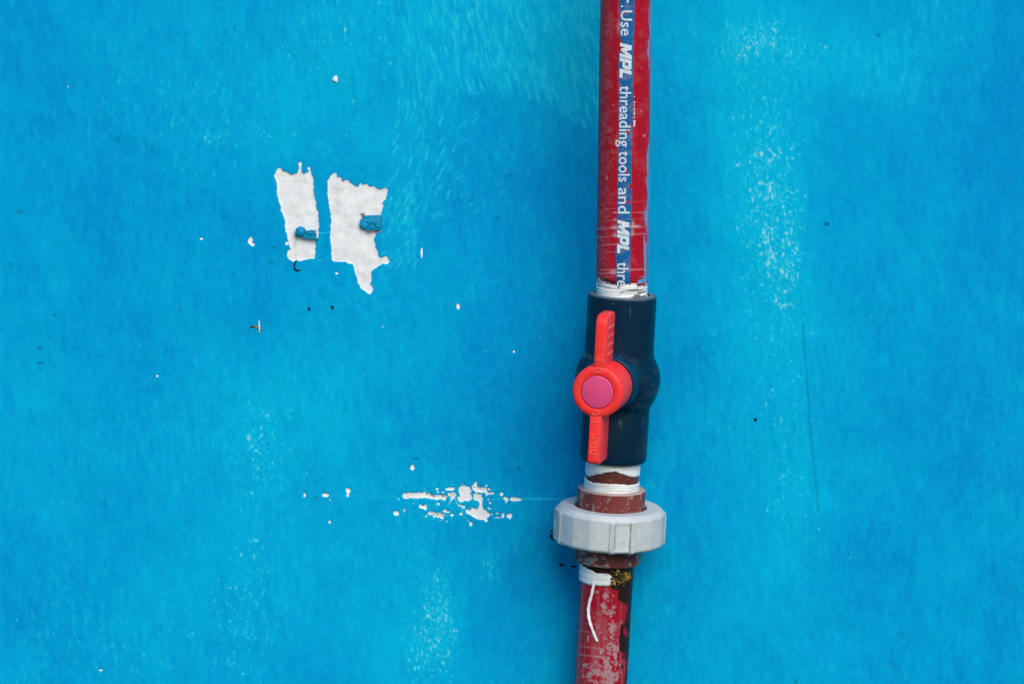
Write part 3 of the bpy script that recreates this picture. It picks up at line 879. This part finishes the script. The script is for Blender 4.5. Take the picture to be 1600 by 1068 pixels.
# ---- faceted bushing above the nut
def facet_ring(run, rows_, radii_, n, rot, bevel=0.16):
    """polygon section, n flats, slightly eased corners"""
    th = []
    for i in range(n):
        c_ = rot + 2 * math.pi * i / n; h = math.pi / n
        for f in (-1 + bevel, 1 - bevel): th.append(c_ + h * f)
    th = np.array(th)
    fr = np.cos(math.pi / n) / np.cos(np.tile([-1 + bevel, 1 - bevel], n) * math.pi / n)
    rr = np.asarray(radii_, float)[:, None] * fr[None, :] / fr.max()
    V = run.S(th[None, :], np.asarray(rows_, float)[:, None], rr)
    return V, grid_faces(len(rows_), len(th), True), th
def refine(run, rows_, radii_, n, rot, cols=10, soft=0.10):
    """dense version so wear and highlight masks have vertices to live on"""
    k = n * cols
    th = np.linspace(-math.pi, math.pi, k, endpoint=False)
    loc = ((th - rot + math.pi / n) % (2 * math.pi / n)) - math.pi / n
    fr = np.cos(math.pi / n) / np.cos(loc)
    fr = np.minimum(fr / fr.max(), 1 - soft * 0.1 * (np.abs(loc) / (math.pi / n)) ** 8)
    rr = np.asarray(radii_, float)[:, None] * fr[None, :]
    V = run.S(th[None, :], np.asarray(rows_, float)[:, None], rr)
    corner = (np.abs(loc) / (math.pi / n)) ** 14
    return V, grid_faces(len(rows_), k, True), th, corner
rows_h = [761.6, 761.6, 761.8, 762.6, 764] + list(np.linspace(766, 800, 22))
rad_h = [40, 50.5, 51.8, 53.2, 53.7] + [53.7] * 22
V, F, thh, corner = refine(LO, rows_h, rad_h, 12, R(13), 14)
px_, py_ = project(V)
e = corner[None, :] * sstep(-0.6, 0.8, noise(V.shape[:2], 2, 1.2)) * 0.65  # corner highlights painted pale into the colour, broken by noise
rowa = np.asarray(rows_h)[:, None] + 0 * e
e += 0.75 * sstep(764.0, 762.5, rowa) + 0.4 * sstep(1.3, 2.0, noise(V.shape[:2], 1.6, 1.6)) + 0.45 * sstep(787, 793, rowa) * sstep(0.0, 1.2, noise(V.shape[:2], 1.5, 4))
e += 0.5 * np.exp(-((px_ - 909) / 3) ** 2 - ((py_ - 773) / 5) ** 2)
part('union_tail', V, F, M_HEX, None, dict(edge=np.clip(e, 0, .85), grime=np.clip(0.6 * sstep(795, 798.5, rowa), 0, 1)), True, 14)

# ---- pale union nut
LOBES = [R(12.5 + 90 * k) for k in range(4)]
nth = 480
thn = np.linspace(-math.pi, math.pi, nth, endpoint=False)
lob = np.min([np.abs((thn - L + math.pi) % (2 * math.pi) - math.pi) for L in LOBES], 0)
rows_nt = [800, 791.0, 789.6, 789.4, 789.5, 790.0, 793.4, 796.6, 797.4, 799.0] + list(np.linspace(803, 839.5, 26)) + [842, 843.5, 845.5, 846.5, 846.5, 836]
rad_nt = [56, 56.5, 57.4, 70, 77.4, 78.6, 82.4, 85.7, 86.0, 86.0] + [86.0] * 26 + [85.8, 85.0, 82.5, 80.0, 56, 52]
rows_nt = np.asarray(rows_nt, float); rad_nt = np.asarray(rad_nt, float)
panel = sstep(R(8.6), R(7.4), lob)                     # recessed panel inside each lobe
ribm = sstep(R(14.2), R(13.4), lob) * (1 - panel)
flat = np.cos(R(10.3)) / np.cos(((lob - R(14.2)) % R(20.53)) - R(10.27)); flat = np.where(lob > R(14.2), flat, 1.0)
rr = rad_nt[:, None] * np.ones(nth)[None, :]
side = (sstep(794, 800, rows_nt) * sstep(846, 843, rows_nt))[:, None]
rr = rr * (1 + 0.7 * (flat[None, :] - 1) * sstep(790, 796, rows_nt)[:, None])
rr += side * (1.5 * ribm - 1.2 * panel * sstep(799, 803, rows_nt)[:, None] * sstep(845, 835, rows_nt + 0)[:, None])[:, :]
rowm = rows_nt[:, None] + 1.3 * ribm[None, :] * sstep(837, 844, rows_nt)[:, None]
V = LO.S(thn[None, :], rowm, rr)
eg = (np.exp(-((lob - R(8.0)) / R(0.8)) ** 2) * 1.15 + 0.30 * np.exp(-((lob - R(11)) / R(2.2)) ** 2) + 0.3 * np.exp(-((lob - R(14)) / R(0.7)) ** 2))[None, :] * side
nz = noise(V.shape[:2], 3, 5)
eg = eg * sstep(-1.6, 0.6, nz) + 0.20 * sstep(1.4, 2.4, noise(V.shape[:2], 2, 6)) + 0.35 * np.exp(-((rowm - 844) / 2.0) ** 2) * sstep(-0.3, 1, nz) + 0.3 * np.exp(-((rowm - 799) / 1.0) ** 2) * sstep(.5, 1.5, nz)
eg *= 0.95
nut = part('union_nut', V, grid_faces(len(rows_nt), nth, True), M_NUT, None, dict(edge=np.clip(eg, 0, .9)), True, 24)

# ---- lower socket under the nut, with the dark joint below it
rows_s = [838, 842] + list(np.linspace(845, 873, 24)) + [875.4, 876.4, 876.4]
rad_s = [50, 51.6] + [51.7] * 24 + [51.2, 49.5, 41]
V, F, thh, corner = refine(LO, rows_s, rad_s, 12, R(13), 14, 0.05)
px_, py_ = project(V)
sp = noise(V.shape[:2], 1.4, 1.8)
e = 0.6 * sstep(0.3, 1.2, sp + 0.9 * np.exp(-((px_ - 925) / 22) ** 2) - 0.5 - 0.7 * np.exp(-((px_ - 975) / 18) ** 2)) + 0.4 * corner[None, :] * sstep(0, 1, sp) + 0.5 * np.exp(-((px_ - 998) / 3) ** 2)
part('union_socket', V, F, M_HEX, None, dict(edge=np.clip(e, 0, .8), grime=np.clip(0.55 * np.exp(-((px_ - 968) / 22) ** 2) * sstep(876, 866, py_) + 0.3, 0, .9)), True, 14)

# ---- lower pipe
RL = 41.2
rows = np.arange(872, 1270, 1.1); seg = 230
thp = np.linspace(-math.pi, math.pi, seg, endpoint=False)
TH, VV = np.meshgrid(thp, rows); shp = TH.shape
Vl, Fl, _ = lathe(LO, rows, np.full(len(rows), RL), seg)
ipx, ipy = project(Vl)
n1, n2, n3, n4 = noise(shp, 4, 3.2), noise(shp, 1.9, 1.7), noise(shp, 14, 9), noise(shp, 0.9, 0.9)
def zone(x, y, sx, sy): return np.exp(-((ipx - x) / sx) ** 2 - ((ipy - y) / sy) ** 2)
ax = 947.5 - 0.055 * (ipy - 910)
zw = 1.15 * zone(951, 925, 10, 26) + 1.3 * zone(955, 970, 11, 38) + 1.3 * zone(958, 1010, 14, 14) + 1.5 * zone(952, 1050, 16, 34) + 1.6 * zone(920, 1050, 11, 22) + 1.0 * zone(934, 985, 6, 10) \
     + 1.0 * np.exp(-((ipx - ax - 35) / 4.5) ** 2) * sstep(930, 960, ipy) + 0.7 * sstep(1020, 1068, ipy) * np.exp(-((ipx - ax) / 22) ** 2)
dust = (0.62 + 0.16 * n4) * sstep(0.0, 1.1, 0.42 * n1 + 0.62 * n2 + 0.42 * n4 + 1.25 * zw - 1.32)
dust += 0.30 * sstep(1.2, 2.6, n2 + 0.5 * n4) + 0.18 * sstep(0.2, 1.6, noise(shp, 16, 1.4) + 0.4 * n4)
dust *= 1 - 0.8 * zone(966, 960, 8, 20)
for y, a in ((955,.3),(972,.35),(985,.45),(995.5,.5),(1009,.5),(1022,.55)):
    dust += a * np.exp(-((ipy - y - 0.10 * (ipx - 905)) / 1.0) ** 2) * sstep(950, 935, ipx) * sstep(-1.2, .5, noise(shp, 4, 10))
dust += 0.22 * np.exp(-((ipx - ax + 38) / 4) ** 2) + 0.08 * sstep(0, 2, n3)
mould = 1.35 * np.exp(-((ipx - ax - 43) / 10.0) ** 2) * (0.72 + 0.28 * sstep(1060, 900, ipy)) + 1.6 * zone(975, 900, 24, 26) + 1.1 * zone(973, 1000, 5, 17) + .9 * zone(978, 930, 10, 14)
mould = sstep(0.30, 0.72, mould + (0.22 * n1 + 0.18 * n2 + 0.09 * n4) * np.clip(mould * 3, 0, 1) - 0.04)
grime = np.maximum(mould * 0.97, 0.97 * sstep(898, 894, ipy))  # mould, plus a band painted black as the gap under the socket
wp = 0.35 * sstep(2.1, 2.7, n2 + 0.8 * zone(983, 985, 4, 60) + .8 * zone(944, 1030, 8, 20)) * 0.5
front = (np.abs(TH) < math.pi * 0.56)
lower = part('lower_pipe', Vl, Fl, M_PIPE_OLD, None, dict(stripe=np.zeros(shp), dust=np.clip(dust, 0, .9) * front * (1 - mould * .8), wallpaint=wp * front, white=np.zeros(shp), grime=np.clip(grime, 0, 1)))

# torn tape wrap and its hanging strand
topf = wav((-180,880),(-95,880),(-66,881),(-40,884),(-27,887),(-16,886.5),(0,885.5),(9,890),(20,894))
botf = wav((-180,908),(-95,907.5),(-60,907),(-30,907),(0,905.5),(10,903),(20,898))
tape_band(topf, botf, 43.4, 14, 150, 'thread_tape', 9.0, R(-176), R(9.5))
pts = [(928.5,908),(926.5,918),(924.5,928),(921,940),(919.2,951),(919.6,962),(922,973),(925.5,983),(929.5,993),(933.5,1002)]
def lower_hit(px, py, r):
    """place on the lower pipe's surface seen at a photograph point"""
    d = ray(px, py); o_ = CAM - LO.P(1000.0)
    a_ = LO.a; dp = d - (d @ a_) * a_; op = o_ - (o_ @ a_) * a_
    A, B, C_ = dp @ dp, 2 * dp @ op, op @ op - (r * LO.mpp) ** 2
    t = (-B - math.sqrt(max(B * B - 4 * A * C_, 0))) / (2 * A)
    return CAM + t * d
bm = bmesh.new()
prev = None
path = []
P_ = np.array(pts, float)
for i in range(len(P_) - 1):
    for k in range(4): path.append(P_[i] + (P_[i + 1] - P_[i]) * k / 4)
path.append(P_[-1])
pw = [lower_hit(p[0], p[1], RL + 2.0 + (0.6 * math.sin(i * .35))) for i, p in enumerate(path)]
for i, c_ in enumerate(pw):
    tdir = pw[min(i + 1, len(pw) - 1)] - pw[max(i - 1, 0)]; tdir /= np.linalg.norm(tdir)
    out = LO.n; s_ = np.cross(tdir, out); s_ /= np.linalg.norm(s_)
    wpx = (2.4 if i < 26 else 2.0) * (1 + 0.12 * math.sin(i * 1.3)) * LO.mpp
    if i == len(pw) - 1: wpx *= 0.55
    ring = [bm.verts.new(c_ + s_ * wpx * math.cos(t) + out * wpx * 0.3 * math.sin(t)) for t in np.linspace(0, 2 * math.pi, 9)[:-1]]
    if prev:
        for j in range(8): bm.faces.new([prev[j], prev[(j + 1) % 8], ring[(j + 1) % 8], ring[j]])
    else: bm.faces.new(ring)
    prev = ring
bm.faces.new(prev)
bm_obj('tape_strand', bm, M_STRAND, lower, BASE, True)

# moss in the joint
def blob_mesh(bm, c, rx, ry, rz, ax_, seed, amp=0.35, sub=2):
    g = bmesh.ops.create_icosphere(bm, subdivisions=sub, radius=1.0)
    rr_ = random.Random(seed)
    ph = [rr_.uniform(0, 6) for _ in range(6)]
    for v in g['verts']:
        p = v.co.copy()
        k = 1 + amp * (0.5 * math.sin(4 * p.x + ph[0]) * math.sin(4 * p.y + ph[1]) + 0.35 * math.sin(8 * p.z + ph[2]) * math.sin(7 * p.x + ph[3]) + 0.3 * rr_.uniform(-1, 1))
        q = p * k
        v.co = Vector(c + ax_[0] * q.x * rx + ax_[1] * q.y * ry + ax_[2] * q.z * rz)
bm = bmesh.new()
axs = (LO.l * LO.mpp, -LO.a * LO.mpp, LO.n * LO.mpp)
mr = random.Random(5)
for i in range(150):
    cx_, cy_, sx_, sy_ = mr.choice([(974, 902, 5.5, 5), (974, 902, 5.5, 5), (966, 899, 6, 4.5), (957, 909, 3, 3), (980, 900, 3.5, 5)])
    c_ = lower_hit(mr.gauss(cx_, sx_), mr.gauss(cy_, sy_), RL + mr.uniform(0, 2.2))
    k = mr.uniform(0.9, 2.2)
    blob_mesh(bm, c_, k * mr.uniform(.7, 1.4), k * mr.uniform(.6, 1.3), k, axs, 400 + i, 0.6, 1)
bm_obj('moss', bm, M_MOSS, lower, BASE, True)

# ------------------------------------------------------------------ small things on the wall
WMP = 0.42e-3
def wall_thing(name, px, py, label, cat, mat, build, group=None):
    p = on_wall(np.float64(px), np.float64(py))
    bm = bmesh.new()
    build(bm)
    bmesh.ops.scale(bm, vec=(WMP, WMP, WMP), verts=bm.verts)
    bmesh.ops.recalc_face_normals(bm, faces=bm.faces)
    me = bpy.data.meshes.new(name); bm.to_mesh(me); bm.free()
    me.polygons.foreach_set('use_smooth', np.ones(len(me.polygons), bool)); me.set_sharp_from_angle(angle=R(45))
    me.materials.append(mat)
    o = bpy.data.objects.new(name, me); col.objects.link(o); o.location = p
    return tag(o, label, cat, group)
E3 = (np.array([1.0, 0, 0]), np.array([0, 0, 1.0]), np.array([0, -1.0, 0]))   # right, up, towards viewer (px units)
def slab(bm, outline, d0, d1, bev=1.5, seed=0, cuts=True):
    rr_ = random.Random(seed)
    A = [bm.verts.new((x, -d0, y)) for x, y in outline]
    B = [bm.verts.new((x * .97, -d1 + rr_.uniform(-.4, .4), y * .97)) for x, y in outline]
    n = len(outline)
    f = [bm.faces.new(A), bm.faces.new(B[::-1])]
    for i in range(n): f.append(bm.faces.new([A[i], B[i], B[(i + 1) % n], A[(i + 1) % n]]))
    edges = list({e for e in f[1].edges})
    bmesh.ops.bevel(bm, geom=edges, offset=bev, segments=3, profile=0.6, affect='EDGES', clamp_overlap=True)

def make_left(bm):
    slab(bm, [(2,4),(8,3.2),(12,5.5),(16,4),(20,5),(19,1),(21,-2),(20,-7),(23.5,-8),(23,-10.5),(10,-10),(0,-8),(-6,-5),(-4,0)], -1.5, 6.5, 2.4, 3)
    for k, (x, y, r, d) in enumerate([(-4,2,8.5,5),(-8,0,5,4)]):
        blob_mesh(bm, x * E3[0] + y * E3[1] + 3 * E3[2], r, r, d + 3, E3, 9 + k, 0.06, 3)
    blob_mesh(bm, 12 * E3[0] + 0 * E3[1] + 6 * E3[2], 6, 4, 2.0, E3, 31, 0.15, 3)
left_clip = wall_thing('painted_bolt_stub', 474, 364, 'blue painted bolt stub with ragged tab on the narrower bare patch', 'bolt stub', M_CLIP, make_left, 'stubs sticking out of the bare patches')
def make_right(bm):
    slab(bm, [(-17,3),(-15,8),(-10,10),(0,10),(16,11),(18,9),(17,-8),(15,-11),(4,-10),(-4,-9.5),(-12,-8),(-17,-3)], -1.5, 6.5, 2.6, 5)
    slab(bm, [(-12,13.5),(16,14.5),(18,11.5),(17,9.5),(-8,9.5),(-12,10.5)], -1.5, 6, 1.2, 6)
    for k, (x, y, r) in enumerate([(-9,-2,7),(-2,3,5),(7,2,4.5),(11,-3,4),(3,-5,4)]):
        blob_mesh(bm, x * E3[0] + y * E3[1] + 5.2 * E3[2], r, r * .8, 2.6, E3, 60 + k, 0.1, 3)
wall_thing('painted_bolt_stub', 579, 350, 'lumpy blue painted metal stub on the right edge of the wider bare patch', 'bolt stub', M_CLIP, make_right, 'stubs sticking out of the bare patches')

def tube(bm, pts, r):
    prev = None
    pts = [np.array(p, float) for p in pts]
    for i, c_ in enumerate(pts):
        t_ = pts[min(i + 1, len(pts) - 1)] - pts[max(i - 1, 0)]; t_ /= np.linalg.norm(t_)
        s_ = np.cross(t_, E3[2]); s_ /= np.linalg.norm(s_); o_ = np.cross(s_, t_)
        k = r * (0.6 if i in (0, len(pts) - 1) else 1)
        ring = [bm.verts.new(c_ + k * (s_ * math.cos(a_) + o_ * math.sin(a_))) for a_ in np.linspace(0, 2 * math.pi, 8)[:-1]]
        if prev:
            for j in range(7): bm.faces.new([prev[j], prev[(j + 1) % 7], ring[(j + 1) % 7], ring[j]])
        else: bm.faces.new(ring)
        prev = ring
    bm.faces.new(prev)
wall_thing('wire_hook', 463, 413, 'thin black hooked wire bit below the narrower bare patch', 'wire', M_BLACK,
           lambda bm: tube(bm, [(0.5,-2,8),(-0.5,-2,5),(-2.5,-2,0),(-3.2,-2,-4),(-1.5,-2,-7),(1,-2.2,-9),(4,-2.2,-9),(6.5,-2,-7.5)], 1.1))
def seed(bm):
    tube(bm, [(0.5,-1.5,9),(1,-2,4),(1.2,-2.4,0),(1.4,-2,-4),(1.2,-1.5,-9)], 1.2)
wall_thing('plant_seed', 404, 510, 'pale sliver like a plant seed stuck on the wall with a dark leaf scrap', 'seed', M_STRAND, seed)
def specks(lst, seed0):
    def f(bm):
        for k, (x, y, r, r2) in enumerate(lst):
            blob_mesh(bm, x * E3[0] + y * E3[1] + 1.0 * E3[2], r, r2, 2.0, E3, seed0 + k, 0.35, 2)
    return f
wall_thing('leaf_scrap', 400, 511, 'tiny dark green leaf scrap beside the pale seed sliver', 'leaf', M_MOSS, specks([(-4,1,5,1.4),(3,0,3,1.2),(7,-4,2.5,1)], 5))
wall_thing('dirt_speck', 483, 482, 'black dirt speck nearest below the narrower bare patch', 'dirt speck', M_BLACK, specks([(0,0,1.8,3.2)], 1), 'dirt specks on the wall')
wall_thing('dirt_speck', 520, 480, 'small dark dirt speck below the wider bare patch', 'dirt speck', M_BLACK, specks([(0,0,2,2),(-1,2,1.2,1.2)], 2), 'dirt specks on the wall')
wall_thing('dirt_speck', 1180.5, 655, 'round black dirt speck alone on the blue wall right of the valve', 'dirt speck', M_BLACK, specks([(0,0,2.4,2.4)], 3), 'dirt specks on the wall')
wall_thing('dirt_speck', 865, 838, 'black crumb of dirt against the left side of the pale nut', 'dirt speck', M_BLACK, specks([(0,0,3.5,5),(-3,2,2.4,2.6),(-3,9,2,1.6)], 4), 'dirt specks on the wall')
wall_thing('dirt_speck', 877, 882, 'brown black dirt speck below the nut, farther from the pipe', 'dirt speck', M_BLACK, specks([(0,0,3,2),(-2,1.5,1.6,1.4),(3,1,1.4,1)], 6), 'dirt specks on the wall')
wall_thing('dirt_speck', 896, 884, 'flat black dirt speck below the nut, close to the pipe', 'dirt speck', M_BLACK, specks([(0,0,4.5,1.7)], 7), 'dirt specks on the wall')
wall_thing('plaster_crumb', 524, 123, 'small white plaster crumb standing out above the wider bare patch', 'plaster crumb', M_STRAND, specks([(0,0,4,5),(1,-3,3,3)], 8))
